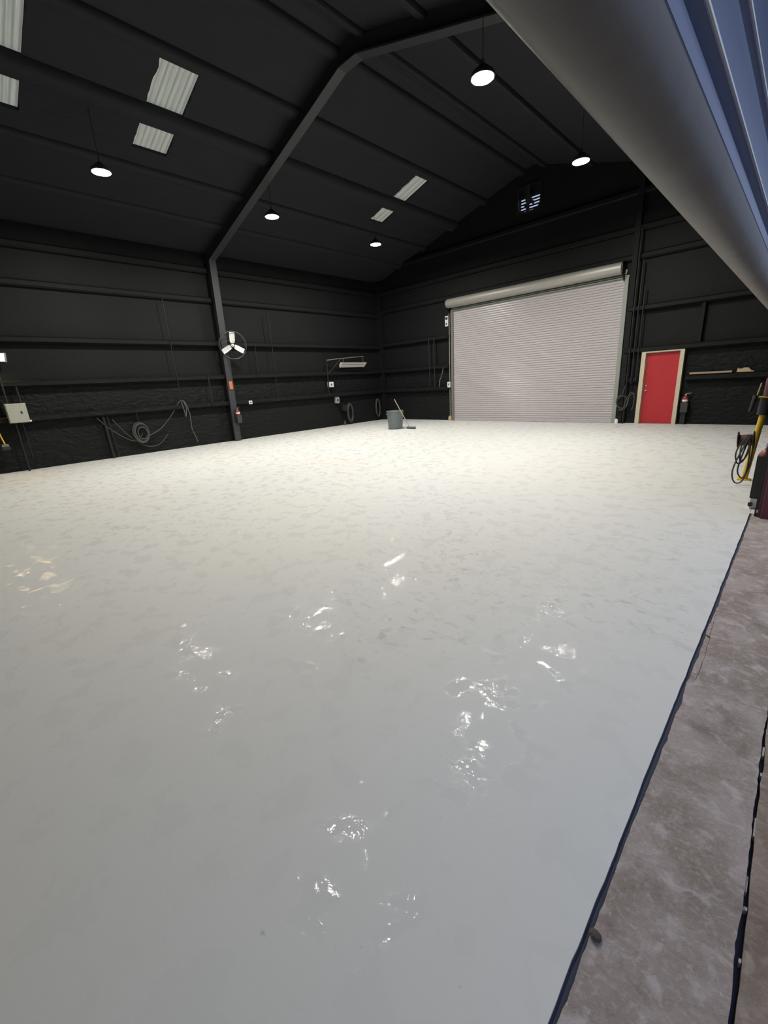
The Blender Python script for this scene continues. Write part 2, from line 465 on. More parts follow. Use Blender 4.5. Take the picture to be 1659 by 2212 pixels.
# crumbled filler along the outer joint: uncountable scraps
for i in range(15):
    y = rnd.uniform(-14.5, -12.4); l = rnd.choice((.012, .02, .035, .06, .09)); w = rnd.uniform(.0018, .0042); x = 14.656+rnd.uniform(-.004, .004)
    box(b, x-w, x+w, y-l/2, y+l/2, -.03, -.010+rnd.uniform(0, .005))
tag(obj('joint_debris', b, M['chip'], weld=False), 'pale crumbled filler lying in the outer joint of the threshold', 'debris', kind='stuff')
# thin crack beside the paint edge
pts = [(14.348, -12.76, -.001), (14.356, -12.60, -.001), (14.354, -12.459, -.001), (14.349, -12.318, -.001), (14.343, -12.165, -.001), (14.340, -12.05, -.001), (14.336, -11.9, -.001), (14.331, -11.75, -.001)]
cr = random.Random(8); pts = [(p.x+cr.gauss(0, .0016), p.y, -.0028) for p in smooth_path(pts[:7], 7)]
b = nb(); tube(b, pts, [cr.uniform(.0011, .0020) for p in pts], 5)
struct('floor_crack_line', b, M['black'])

# ------------------------------------------------------------------ red door (door_1)
RX0, RX1, RH = 10.957, 11.81, 2.06
d1 = thing('door_1', (11.38, -.02, 0), 'red steel personnel door in a cream frame', 'door', kind='structure')
b = nb(); box(b, RX0, RX1, -.065, -.02, .008, RH, .003)
obj('door_panel', b, M['red'], d1)
b = nb()
prism(b, [(RX0-.115, 0), (RX0-.004, 0), (RX0-.004, RH+.006), (RX1+.004, RH+.006), (RX1+.004, 0), (RX1+.105, 0), (RX1+.105, RH+.09), (RX1+.09, RH+.105), (RX0-.10, RH+.105), (RX0-.115, RH+.09)], 'y', -.17, .0)
obj('door_frame', b, M['cream'], d1)
b = nb(); prism(b, [(RX0-.02, 0), (RX0+.012, 0), (RX0+.012, RH-.012), (RX1-.01, RH-.012), (RX1-.01, 0), (RX1+.006, 0), (RX1+.006, RH+.006), (RX0-.02, RH+.006)], 'y', -.10, -.067)
obj('door_stop', b, M['tan'], d1)
kx = RX0+.075
b = nb(); lathe(b, [(.032, 0), (.032, .008), (.012, .012), (.012, .035), (.026, .045), (.03, .06), (.022, .075), (0, .078)], (kx, -.065, 1.0), (0, -1, 0), 20)
k = obj('door_knob', b, M['chrome'], d1, smooth=True); k['label'] = 'chrome knob'
b = nb(); lathe(b, [(.03, 0), (.03, .012), (.024, .022), (0, .024)], (kx, -.065, 1.14), (0, -1, 0), 20)
k = obj('deadbolt', b, M['chrome'], d1, smooth=True); k['label'] = 'chrome deadbolt'
b = nb(); box(b, 11.60, 11.68, -.19, -.12, RH+.10, RH+.14, .01)
obj('door_sensor', b, M['white'], d1)
b = nb(); box(b, RX0-.004, RX1+.004, -.12, .0, 0, .012)
obj('door_sill', b, M['gguide'], d1)

# ------------------------------------------------------------------ closed roll-up door on the gable wall (door_2)
DX0, DX1, DZ = 4.06, 10.16, 4.30
d2 = thing('door_2', (7.1, -.06, 0), 'closed pale grey roll-up shutter door with a galvanised coil', 'shutter door', kind='structure')
prof = []
pitch = .0765; n = int(DZ/pitch)
for i in range(n+1):
    z = .045+i*pitch
    for dz, dy in ((0, -.054), (.004, -.069), (.014, -.076), (.040, -.079), (.060, -.076), (.072, -.070), (.0757, -.054)):
        if z+dz < DZ: prof.append((dy, z+dz))
b = nb(); prism(b, prof, 'x', DX0-.03, DX1+.03, close=False)
obj('curtain', b, M['shutter'], d2, smooth=False)
b = nb(); box(b, DX0-.02, DX1+.02, -.10, -.045, .006, .055, .006); obj('bottom_bar', b, M['shutter'], d2)
for xa, xb, mm in ((DX0-.105, DX0, M['guide']), (DX1, DX1+.115, M['gguide'])):
    b = nb(); prism(b, [(xa, 0.), (xb, 0.), (xb, -.035), (xa+.02, -.035), (xa+.02, -.10), (xb, -.10), (xb, -.125), (xa, -.125)], 'z', 0., 4.28)
    obj('guide_rail', b, mm, d2)
b = nb(); lathe(b, [(.10, -.01), (.155, 0.), (.165, .02), (.165, 6.17), (.155, 6.19), (.10, 6.20)], (3.935, -.29, 4.465), (1, 0, 0), 40)
obj('coil', b, M['galv'], d2, smooth=True)
b = nb()
for z in (4.205, 4.26, 4.315): box(b, DX0-.05, DX1+.05, -.155, -.07, z, z+.026, .004)
box(b, DX0-.05, DX1+.05, -.10, -.065, 4.19, 4.44)
obj('lintel_angle', b, M['gguide'], d2)
for xa in (3.935-.035, 10.14):
    b = nb(); prism(b, [(0., 4.14), (-.16, 4.14), (-.44, 4.33), (-.44, 4.56), (-.36, 4.64), (0., 4.64)], 'x', xa, xa+.03)
    obj('bracket_plate', b, M['blackpaint'], d2)
b = nb(); lathe(b, [(.06, 0), (.06, .1), (.045, .14), (0, .16)], (DX1+.165, -.12, 0), (0, 0, 1), 16); obj('guide_guard', b, M['white'], d2, smooth=True)
b = nb(); lathe(b, [(.07, 0), (.075, .1), (.055, .17), (0, .2)], (DX0-.19, -.12, 0), (0, 0, 1), 16); k = obj('guide_guard', b, M['wood'], d2, smooth=True)

# ------------------------------------------------------------------ the doorway's own door, raised just overhead (door_3)
CX, CY, CZ = 14.5328, -15.2843, 1.6454
d3 = thing('door_3', (14.33, -12.4, 2.1), 'part-raised roll-up door hanging over the open doorway', 'roll-up door', kind='structure')
Y0, Y1 = -15.60, -9.16
bc = Vector((14.246, 2.103)); rr = .066
b = nb(); lathe(b, [(rr*.9, 0), (rr, .01), (rr, Y1-Y0-.01), (rr*.9, Y1-Y0)], (bc.x, Y0, bc.y), (0, 1, 0), 48)
obj('bottom_tube', b, M['bar'], d3, smooth=True)
b = nb(); box(b, 14.250, 14.270, Y0, Y1, 2.15, 2.212)
obj('weather_seal', b, M['seal'], d3)
prof = [(14.262, 2.213), (14.270, 2.214), (14.2702, 2.257), (14.2605, 2.261)]
z = 2.282; edges = []
for k in range(6):
    xo = 14.290-.0006*k
    prof += [(14.2605, z-.001), (xo-.004, z), (xo, z+.003), (xo, z+.010), (14.278, z+.166), (14.270, z+.172)]
    edges.append((xo-.001, z+.002)); z += .192
b = nb()
prism(b, prof, 'y', Y0, Y1, close=False)
prism(b, [(x-.012, zz) for x, zz in prof][::-1], 'y', Y0, Y1, close=False)
dc = obj('curtain', b, M['skylit_slat'], d3, smooth=True)
for x, zz in edges:
    b = nb(); tube(b, [(x, Y0, zz), (x, Y1, zz)], .0048, 8); obj('slat_glint', b, M['worn'], dc, smooth=True)  # bead added along each slat lip to draw its highlight
for ya, yb in ((-9.24, -9.12), (-15.66, -15.56)):
    b = nb()
    m_ = -1 if ya > -12 else 1
    box(b, 14.345, 14.372, ya, yb, 0, 3.2); box(b, 14.248, 14.256, ya, yb, 2.2, 3.4); box(b, 14.345, 14.41, (ya if m_ > 0 else yb-.02), (ya+.02 if m_ > 0 else yb), 0., 3.2)
    obj('guide_rail', b, M['black'], d3, weld=False)
b = nb(); box(b, 14.372, 14.60, -9.26, -9.20, -.01, 3.0); box(b, 14.40, 14.64, -9.30, -9.19, -.01, 3.0, .006)
obj('door_jamb', b, M['maroon'], d3, weld=False)
b = nb(); box(b, 14.36, 14.385, -9.252, -9.24, .045, .075); obj('guide_bolt', b, M['white'], d3)

# ------------------------------------------------------------------ louvred wall fan in the gable
t = thing('exhaust_fan', (7.02, -.01, 7.15), 'round black exhaust fan in the gable wall with bright louvre gaps', 'exhaust fan')
b = nb()
n = 40
def ringpts(r): return [(7.02+r*math.cos(2*PI*k/n), 7.15+r*math.sin(2*PI*k/n)) for k in range(n)]
# square plate with a round hole, in front of the opening
O = []
for x, zz in ringpts(1.):
    dx, dz = x-7.02, zz-7.15; s = max(abs(dx)/.43, abs(dz)/.40); O.append((7.02+dx/s, 7.15+dz/s))
I = [(7.02+.375*math.copysign(abs(math.cos(2*PI*k/n))**.55, math.cos(2*PI*k/n)), 7.15+.345*math.copysign(abs(math.sin(2*PI*k/n))**.55, math.sin(2*PI*k/n))) for k in range(n)]
A = [[b.verts.new((x, y, zz)) for x, zz in pl] for pl, y in ((O, -.03), (I, -.03), (I, .02), (O, .02))]
for q in range(4):
    for k in range(n): b.faces.new((A[q][k], A[q][(k+1) % n], A[(q+1) % 4][(k+1) % n], A[(q+1) % 4][k]))
obj('shroud', b, M['blackpaint'], t)
b = nb(); lathe(b, [(.0, -.05), (.085, -.05), (.085, .1), (0, .1)], (7.00, -.02, 7.15), (0, 1, 0), 20); obj('motor', b, M['black'], t, smooth=True)
b = nb(); box(b, 6.93, 7.05, -.045, -.025, 6.75, 7.55); obj('motor_bracket', b, M['black'], t)
for k, a0 in enumerate((1.75, -.72, -2.3)):
    b = nb(); vs = []
    for r, da, yy in ((.07, -.35, .02), (.24, -.25, .05), (.24, .25, .0), (.07, .35, -.0)):
        vs.append((7.0+r*math.cos(a0+da), .02+yy, 7.15+r*math.sin(a0+da)))
    f = [b.verts.new(v) for v in vs]; g = [b.verts.new((v[0], v[1]+.006, v[2])) for v in vs]
    b.faces.new(f); b.faces.new(g[::-1])
    for q in range(4): b.faces.new((f[q], f[(q+1) % 4], g[(q+1) % 4], g[q]))
    obj('blade', b, M['black'], t)
b = nb(); box(b, VX0, VX1, .12, .14, 7.27, VZ1); obj('upper_cover', b, M['blackpaint'], t)
for k in range(8):
    z = VZ0+.005+k*.0885
    b = nb(); prism(b, [(.20, z), (.208, z), (.228, z+.054), (.22, z+.054)], 'x', VX0, VX1)
    obj('louvre', b, M['blackpaint'], t)

# ------------------------------------------------------------------ high-bay lamps
def make_lamp(x, y, z, label, lens='lens'):
    t = thing('high_bay_lamp', (x, y, z), label, 'ceiling lamp', 'lit high bay lamps hung from the roof')
    b = nb(); lathe(b, [(.0, .15), (.05, .15), (.06, .12), (.10, .11), (.11, .06), (.165, .055), (.185, .02), (.185, -.012), (.168, -.012), (.168, .004), (0, .004)], (x, y, z), (0, 0, 1), 40)
    obj('housing', b, M['housing'], t, smooth=True)
    b = nb(); lathe(b, [(0, -.006), (.10, -.006), (.160, -.002), (.164, .003), (0, .003)], (x, y, z), (0, 0, 1), 40)
    obj('lens', b, M[lens], t, smooth=True)
    b = nb(); tube(b, [(x, y, z+.14), (x, y, z+.22), (x, y, roof(x)+.02)], .006, 6); obj('hanging_cord', b, M['black'], t)
    b = nb(); tube(b, [(x+.028*math.cos(a), y, z+.20+.028*math.sin(a)) for a in [2*PI*k/14 for k in range(14)]], .006, 6, closed=True); obj('hook', b, M['housing'], t)
    return t
lamps = [(3.70, -11.70, 6.0, 'lit lamp nearest the corrugated skylights, closest of the three over the fan wall'),
         (3.70, -7.78, 6.0, 'lit lamp beside the slanting steel rafter over the fan wall'),
         (3.66, -3.86, 6.0, 'lit lamp below the small far skylight, farthest over the fan wall'),
         (10.24, -12.15, 6.0, 'lit lamp in the row by the raised door, nearest the doorway'),
         (10.24, -8.22, 6.0, 'lit lamp at top, big and glaring beside the raised door tube'),
         (10.24, -4.20, 6.0, 'lit lamp just above the gable exhaust fan')]
def copy_thing(t, loc, label):
    r = t.copy(); COL.objects.link(r); r.location = loc; r['label'] = label
    for ch in t.children:
        c = ch.copy(); COL.objects.link(c); c.parent = r
        for g in ch.children:
            h = g.copy(); COL.objects.link(h); h.parent = c
    return r
proto = make_lamp(*lamps[0])
for i, (x, y, z, lb) in enumerate(lamps[1:]):
    if i == 2: make_lamp(x, y, z, lb, 'dimlens')
    else: copy_thing(proto, (x, y, z), lb)

# ------------------------------------------------------------------ drum fan on the column
fx, fy, fz = .52, -7.72, 3.155
nrm = Vector((1., -.22, -.08)).normalized()
U = Vector((0, 0, 1)); U = (U-nrm*U.dot(nrm)).normalized(); V = U.cross(nrm)*-1     # V runs toward +y
t = thing('wall_fan', (fx, fy, fz), 'round wall fan with three white blades on the steel column', 'fan')
C0 = Vector((fx, fy, fz))
def circ(r, off, n=48): return [C0+nrm*off+(V*math.cos(2*PI*k/n)+U*math.sin(2*PI*k/n))*r for k in range(n)]
b = nb(); tube(b, circ(.43, .06), .010, 8, closed=True); gr = obj('guard_ring', b, mat('dark_grey_wire', (.075, .075, .075), .45), t, smooth=True)
gw = M['black']
b = nb(); tube(b, circ(.43, -.10), .009, 6, closed=True); obj('rear_guard_ring', b, gw, t, smooth=True)
for rad in (.12, .22, .32):
    b = nb(); tube(b, circ(rad, .085 if rad < .3 else .078), .0018, 4, closed=True); obj('guard_wire', b, gw, gr)
for k in range(10):
    a = 2*PI*k/10+.1; dr = V*math.cos(a)+U*math.sin(a)
    b = nb(); tube(b, [C0+nrm*.085+dr*.04, C0+nrm*.085+dr*.3, C0+nrm*.06+dr*.43, C0-nrm*.10+dr*.43], .0018, 4); obj('guard_wire', b, gw, gr)
b = nb(); lathe(b, [(0, .08), (.02, .08), (.024, .07), (.024, .02), (.05, .015), (.05, -.02), (0, -.02)], C0, nrm, 20); obj('hub', b, M['white'], t, smooth=True)
b = nb(); lathe(b, [(.075, -.02), (.085, -.05), (.085, -.2), (.06, -.24), (0, -.24)], C0, nrm, 24); obj('motor', b, M['black'], t, smooth=True)
for a in (PI/2+.05, PI*7/6-.02, -PI/6-.02):
    er = V*math.cos(a)+U*math.sin(a); et = -V*math.sin(a)+U*math.cos(a)
    b = nb(); rows = []
    for r, hw, tw in ((.075, .062, .55), (.14, .078, .48), (.25, .082, .38), (.385, .082, .30), (.405, .070, .28)):
        row = []
        for s in (-1, -.4, .3, 1):
            p = C0+er*r+et*(hw*s)+nrm*(math.tan(tw)*hw*s*.55-.015*(1-s*s))
            row.append(p)
        rows.append(row)
    F = [[b.verts.new(p) for p in row] for row in rows]; G = [[b.verts.new(p-nrm*.004) for p in row] for row in rows]
    for i in range(len(rows)-1):
        for j in range(3):
            b.faces.new((F[i][j], F[i][j+1], F[i+1][j+1], F[i+1][j])); b.faces.new((G[i][j], G[i+1][j], G[i+1][j+1], G[i][j+1]))
    for i in range(len(rows)-1):
        for j in (0, 3): b.faces.new((F[i][j], F[i+1][j], G[i+1][j], G[i][j]))
    for i in (0, len(rows)-1):
        for j in range(3): b.faces.new((F[i][j], F[i][j+1], G[i][j+1], G[i][j]))
    obj('blade', b, M['white'], t, smooth=True)
b = nb(); tube(b, [C0-nrm*.18, C0-nrm*.22+Vector((0, 0, -.05)), Vector((.31, -7.87, 3.1))], .022, 8)
box(b, .30, .325, -7.95, -7.82, 2.98, 3.22)
obj('mount_arm', b, M['black'], t, weld=False)
b = nb(); tube(b, [(.36, -7.86, 3.0), (.335, -7.83, 2.6), (.325, -7.80, 2.2), (.318, -7.80, 2.05)], .006, 5, sub=4); obj('power_cord', b, M['black'], t)

# orange card on the column
t = thing('control_card', (.30, -7.88, 1.88), 'orange card fixed to the steel column below the wall fan', 'card')
b = nb(); box(b, .300, .318, -7.95, -7.83, 1.76, 2.02, .004); obj('card_plate', b, M['orange'], t)
b = nb(); tube(b, [(.312, -7.81, 2.04), (.312, -7.79, 1.9), (.312, -7.80, 1.74)], .008, 6); obj('edge_cable', b, M['cable'], t)

# ------------------------------------------------------------------ fire extinguishers
def make_ext(x, y, z, s, label, ax=0., holder=None):
    t = thing('fire_extinguisher', (x, y, z), label, 'fire extinguisher', 'fire extinguishers')
    b = nb(); lathe(b, [(0, 0), (.068, 0), (.075, .012), (.075, .36), (.066, .41), (.04, .445), (.024, .455), (.024, .475), (0, .475)], (x, y, z), (0, 0, 1), 28)
    obj('cylinder', b, M['redext'], t, smooth=True)
    b = nb(); lathe(b, [(.0762, .305), (.0766, .308), (.0766, .352), (.0762, .355)], (x, y, z), (0, 0, 1), 28); k = obj('label_band', b, M['white'], t, smooth=True); k['label'] = 'white band'
    b = nb(); box(b, x-.02, x+.02, y-.02, y+.02, z+.47, z+.50, .004); obj('valve', b, M['chrome'], t)
    ca, sa = math.cos(ax), math.sin(ax)
    b = nb(); tube(b, [(x-.02*ca, y-.02*sa, z+.505), (x+.05*ca, y+.05*sa, z+.53), (x+.13*ca, y+.13*sa, z+.535)], .009, 6); obj('lever', b, M['chrome'], t)
    b = nb(); tube(b, [(x, y, z+.485), (x+.06*ca, y+.06*sa, z+.49), (x+.11*ca, y+.11*sa, z+.475)], .008, 6); obj('carry_handle', b, M['black'], t)
    b = nb(); tube(b, [(x-.01*ca, y-.01*sa, z+.48), (x-.07*ca, y-.07*sa, z+.44), (x-.10*ca, y-.10*sa, z+.3), (x-.088*ca, y-.088*sa, z+.1)], .009, 6, sub=4); obj('discharge_hose', b, M['black'], t)
    if s != 1.: t.scale = (s, s, s)
    return t
def holder(x0, x1, y0, y1, z0, z1, open_, label):
    """open-topped black steel box: four walls and a floor"""
    t = thing('extinguisher_box', ((x0+x1)/2, (y0+y1)/2, z0), label, 'holder box', 'black boxes holding fire extinguishers')
    b = nb(); th = .006
    box(b, x0, x1, y0, y1, z0, z0+th); box(b, x0, x0+th, y0, y1, z0, z1); box(b, x1-th, x1, y0, y1, z0, z1); box(b, x0, x1, y0, y0+th, z0, z1); box(b, x0, x1, y1-th, y1, z0, z1)
    obj('box_shell', b, open_, t, weld=False)
    return t
charcoal = mat('charcoal_box_paint', (.035, .035, .033), .55)
holder(.275, .455, -7.92, -7.74, .62, .90, charcoal, 'black open box on the steel column under the wall fan')
make_ext(.365, -7.83, .63, 1., 'red extinguisher with a white band on the steel column', PI*.6)
holder(11.99, 12.17, -.20, -.02, .34, .62, charcoal, 'black open box on the wall beside the red door')
b = nb(); box(b, 12.01, 12.13, -.12, .01, 0, .338); tag(obj('box_stand', b, M['blackpaint']), 'black stand carrying the open box beside the red door', 'stand')
make_ext(12.08, -.11, .35, 1., 'red extinguisher with a white band beside the red door', .2)
holder(14.265, 14.405, -8.93, -8.77, .13, .615, charcoal, 'tall black box on the white block by the doorway')
make_ext(14.335, -8.85, .25, .95, 'red extinguisher poking out of the tall black box by the doorway', -PI/2)
b = nb(); box(b, 14.272, 14.41, -8.92, -8.78, 0, .125, .008)
t = thing('floor_block', (14.34, -8.85, 0), 'white block on the floor under the tall black box', 'block')
obj('block_body', b, M['white'], t)
b = nb(); box(b, 14.262, 14.300, -8.955, -8.92, .03, .075, .006); obj('block_knob', b, M['black'], t)

# ------------------------------------------------------------------ left wall equipment
t = thing('electrical_cabinet', (.0, -13.66, 1.2), 'pale grey electrical cabinet on the black wall by its conduits', 'electrical cabinet')
b = nb(); box(b, .205, .40, -13.915, -13.515, 1.23, 1.70, .008); obj('cabinet_body', b, M['cabinet'], t)
b = nb(); box(b, .40, .422, -13.91, -13.52, 1.24, 1.695, .006); cd = obj('cabinet_door', b, M['cabinet'], t)
b = nb(); box(b, .422, .435, -13.65, -13.62, 1.45, 1.51, .004); k = obj('latch', b, M['black'], cd); k['label'] = 'black latch'
b = nb(); box(b, .205, .36, -13.515, -13.475, 1.24, 1.28); obj('lug', b, M['white'], t)

def conduit(pts, r, label, m='blackpaint', group='black conduits on the walls'):
    b = nb(); tube(b, pts, r, 8)
    return tag(obj('conduit_pipe', b, M[m], smooth=True), label, 'conduit', group)
conduit([(.23, -13.84, 1.70), (.23, -13.84, 2.7)], .022, 'conduit rising from one side of the grey cabinet')
conduit([(.23, -13.58, 1.70), (.23, -13.58, 2.1)], .022, 'short conduit rising from the grey cabinet to the girt')
conduit([(.23, -13.80, 0.), (.23, -13.80, 1.228)], .022, 'conduit from the floor up to the grey cabinet')
conduit([(.23, -13.66, .3), (.23, -13.66, 1.228)], .014, 'thin conduit hanging under the grey cabinet')
conduit([(.215, -9.60, 1.45), (.215, -9.60, 4.45)], .011, 'thin conduit above the cord peg on the fan wall')
conduit([(.215, -6.02, 1.35), (.215, -6.02, 4.3)], .014, 'tall conduit between the wall fan and the strip light, farther from the fan')
conduit([(.215, -6.72, 2.2), (.215, -6.72, 3.25)], .012, 'short conduit between two girts just beyond the wall fan')
conduit([(.215, -8.6, 1.3), (.215, -8.6, 2.2)], .02, 'stout pipe between two girts just short of the wall fan column')
# broom hanging low on the wall
t = thing('push_broom', (.22, -14.12, .60), 'yellow-handled broom hanging head down on the black wall', 'broom')
b = nb(); tube(b, [(.30, -14.13, .74), (.21, -14.22, 1.35)], .017, 8); obj('handle', b, M['yellow'], t, smooth=True)
b = nb(); box(b, .25, .34, -14.20, -14.06, .68, .74, .006); obj('head', b, M['guide'], t)
b = nb(); box(b, .25, .34, -14.21, -14.04, .60, .68, .004); obj('bristles', b, M['black'], t)

# cords and coil
def cord(name, paths, r, m, label, cat, group=None, sub=6):
    b = nb()
    for p in paths: tube(b, p, r, 6, sub=sub)
    return tag(obj(name, b, m, smooth=True, weld=False), label, cat, group)
def coil(cy, cz, x, ry, rz, loops, rnd, ax='x'):
    pts = []
    for i in range(loops*16):
        a = 2*PI*i/16; l = i//16
        k = (1, .93, .98, .80, .9, .62)[l % 6]+rnd.uniform(-.012, .012)
        p = (x+.012*(l % 3), cy+ry*k*math.cos(a)+.01*l, cz+rz*k*math.sin(a)-.015*(l % 3))
        pts.append(p if ax == 'x' else (p[1], p[0], p[2]))
    return pts
rnd = random.Random(4)
cl = mat('coil_grey_hose', (.062, .062, .054), .65)
cord('hose_coil', [coil(-10.95, .66, .13, .215, .29, 6, rnd)], .014, cl, 'grey hose coil hanging under the girt on the fan wall', 'hose', sub=2)
t_ = cord('hanger_string', [[(.16, -10.96, .93), (.19, -10.97, 1.30)]], .004, M['cable'], 'string holding the grey hose coil to the girt', 'string', sub=0)
cord('cord', [[(.16, -12.0, 1.18), (.12, -11.75, .86), (.10, -11.4, .55), (.10, -11.15, .42), (.11, -10.98, .52), (.13, -10.9, .62)]], .012, cl, 'slack cord sagging from the wall leg to the hose coil', 'cord')
cord('cord', [[(.12, -11.62, 1.10), (.09, -11.3, .62), (.09, -10.9, .25), (.09, -10.5, .22), (.10, -10.15, .52)]], .012, M['cable'], 'dark slack cord looping low beneath the hose coil', 'cord')
cord('cord', [[(.12, -10.75, .52), (.10, -10.35, .70), (.12, -9.98, 1.05), (.20, -9.68, 1.46), (.23, -9.60, 1.50)]], .013, cl, 'cord swung up from the hose coil to the peg', 'cord')
cord('cord', [[(.23, -9.59, 1.50), (.235, -9.50, 1.42), (.225, -9.42, 1.05), (.14, -9.40, .62), (.10, -9.30, .30), (.09, -9.27, .14)], [(.23, -9.62, 1.46), (.235, -9.58, 1.2), (.22, -9.55, 1.0), (.225, -9.50, 1.25), (.23, -9.54, 1.44)]], .013, mat('light_grey_cord', (.11, .11, .098), .6), 'pale cord hanging from the peg nearly to the floor', 'cord')
b = nb(); tube(b, [(.10, -11.80, 0.), (.12, -11.84, 1.2)], .035, 8); tube(b, [(.10, -11.66, 0.02), (.12, -11.74, 1.2)], .018, 8)
tag(obj('support_pipe', b, M['blackpaint'], smooth=True, weld=False), 'black pipe leg under the girt beside the slack cords', 'pipe leg')

# outlet box near the column, two switch boxes further along
def boxdev(name, x0, x1, y0, y1, z0, z1, m, label, cat, face=None, faceax='x'):
    t = thing(name, ((x0+x1)/2, (y0+y1)/2, z0), label, cat)
    b = nb(); box(b, x0, x1, y0, y1, z0, z1, .005); obj('box_body', b, m, t)
    if face:
        a0, a1, c0, c1 = face
        b = nb()
        if faceax == 'x': box(b, x1, x1+.008, a0, a1, c0, c1, .002)
        else: box(b, a0, a1, y0-.008, y0, c0, c1, .002)
        obj('cover', b, M['black'] if m is not M['black'] else M['white'], t)
    return t
boxdev('outlet_box', .19, .235, -7.255, -7.135, 1.215, 1.335, M['white'], 'small white outlet box on the girt beside the fan column', 'outlet', (-7.22, -7.17, 1.25, 1.30))
boxdev('switch_box', .05, .17, -3.46, -3.22, 1.63, 1.84, M['offwhite'], 'white switch box on the wall below the strip light arm', 'switch box', (-3.37, -3.31, 1.70, 1.77))
boxdev('receptacle_box', .05, .15, -3.16, -2.96, .96, 1.22, mat('dull_grey_box', (.30, .30, .30), .5), 'grey receptacle box under the girt below the switch box', 'outlet', (-3.09, -3.02, 1.03, 1.13))
boxdev('pump', .06, .26, -2.90, -2.65, .62, .86, M['blackpaint'], 'black box hung under the girt beside the looped hose', 'box')

# strip light on a swing arm
def strip_light(name, y0, y1, x, z, lit, label, post=None):
    t = thing(name, (x, (y0+y1)/2, z), label, 'strip light', 'strip lights on wall arms')
    w = .13; ct, st = math.cos(-.75), math.sin(-.75)
    T = lambda pl: [(x+(px-x)*ct+(pz-z)*st, z-(px-x)*st+(pz-z)*ct) for px, pz in pl]
    b = nb(); prism(b, T([(x-w, z-.02), (x-w*.55, z+.055), (x+w*.55, z+.055), (x+w, z-.02), (x+w-.008, z-.02), (x+w*.5, z+.045), (x-w*.5, z+.045), (x-w+.008, z-.02)]), 'y', y0, y1)
    obj('reflector', b, M['offwhite'], t)
    for yy in (y0, y1):
        b = nb(); prism(b, T([(x-w, z-.035), (x-w*.55, z+.06), (x+w*.55, z+.06), (x+w, z-.035)]), 'y', yy-.02, yy+.02); obj('end_cap', b, M['offwhite'], t)
    for dx in (-.05, .05):
        b = nb(); q = T([(x+dx, z+.005)])[0]; tube(b, [(q[0], y0+.02, q[1]), (q[0], y1-.02, q[1])], .018, 10); obj('light_tube', b, M['tube'] if lit else M['glass'], t, smooth=True)
    return t
strip_light('strip_light', -2.95, -1.58, .42, 2.50, False, 'white strip light hanging from a bracket arm over the switch box')
t = thing('bracket_arm', (.1, -3.55, 1.3), 'dark bracket post and arm holding the white strip light', 'bracket')
steel = mat('dull_grey_steel', (.14, .14, .135), .5)
b = nb(); tube(b, [(.23, -3.56, 1.30), (.23, -3.54, 2.72)], .022, 8); obj('post', b, M['blackpaint'], t, smooth=True)
b = nb(); tube(b, [(.24, -3.54, 2.69), (.42, -2.95, 2.74), (.42, -1.62, 2.83)], .016, 8); obj('arm', b, steel, t, smooth=True)
b = nb(); tube(b, [(.24, -3.54, 2.15), (.42, -2.95, 2.72)], .012, 6); obj('brace', b, M['blackpaint'], t)
for yy, zz in ((-2.80, 2.75), (-1.66, 2.83)):
    b = nb(); tube(b, [(.42, yy, zz), (.42, yy, 2.55)], .008, 5); obj('hanger', b, steel, t)
strip_light('strip_light', -14.95, -13.63, .30, 2.80, True, 'lit strip light on the wall above the grey cabinet')

# looped hoses further along the left wall
rnd = random.Random(9)
cord('hose_loop', [coil(-2.42, .52, .16, .15, .40, 4, rnd)], .016, M['cable'], 'grey hose looped on the wall under the strip light', 'hose', 'looped hoses on the fan wall', sub=2)
cord('hose_loop', [coil(-.66, .60, .16, .13, .40, 3, rnd)], .014, M['cable'], 'dark hose looped on the wall in the corner', 'hose', 'looped hoses on the fan wall', sub=2)
b = nb(); lathe(b, [(.05, 0), (.05, .13), (.02, .16), (.02, .2), (0, .2)], (.14, -2.75, .0), (0, 0, 1), 16)
tag(obj('bottle', b, M['cable'], smooth=True), 'small grey bottle on the floor by the looped hose', 'bottle')

# ------------------------------------------------------------------ bin and broom
t = thing('trash_bin', (3.63, -3.30, 0), 'grey round trash bin standing on the pale floor', 'bin')
b = nb(); lathe(b, [(0, .0), (.255, .0), (.262, .012), (.302, .60), (.305, .62), (.318, .625), (.320, .655), (.305, .665), (.292, .66), (.29, .60), (.25, .03), (0, .03)], (3.63, -3.30, 0), (0, 0, 1), 48)
obj('bin_body', b, M['cangrey'], t, smooth=True)
for a in (-1.75, 1.39):
    ca, sa = math.cos(a), math.sin(a)
    b = nb(); c0 = Vector((3.63+.31*ca, -3.30+.31*sa, .56)); tn = Vector((-sa, ca, 0)); rd = Vector((ca, sa, 0))
    tube(b, [c0+tn*.09-rd*.02, c0+tn*.08+rd*.03, c0-tn*.08+rd*.03, c0-tn*.09-rd*.02], .014, 8); obj('handle', b, M['cangrey'], t, smooth=True)
t = thing('floor_broom', (4.3, -3.1, 0), 'wood-handled broom leaning on the grey trash bin', 'broom')
P0, P1 = Vector((3.905, -3.60, 1.085)), Vector((4.23, -3.20, .065)); mid = P0.lerp(P1, .74)
b = nb(); tube(b, [P0, mid], .0145, 8); obj('handle', b, M['wood'], t, smooth=True)
b = nb(); tube(b, [mid, P1], .010, 8); obj('ferrule', b, M['galv'], t, smooth=True)
b = nb(); box(b, 4.12, 4.50, -3.25, -3.15, .045, .085, .008); obj('head', b, M['cangrey'], t)
b = nb(); box(b, 4.125, 4.495, -3.24, -3.16, .0, .045); obj('bristles', b, M['cable'], t)

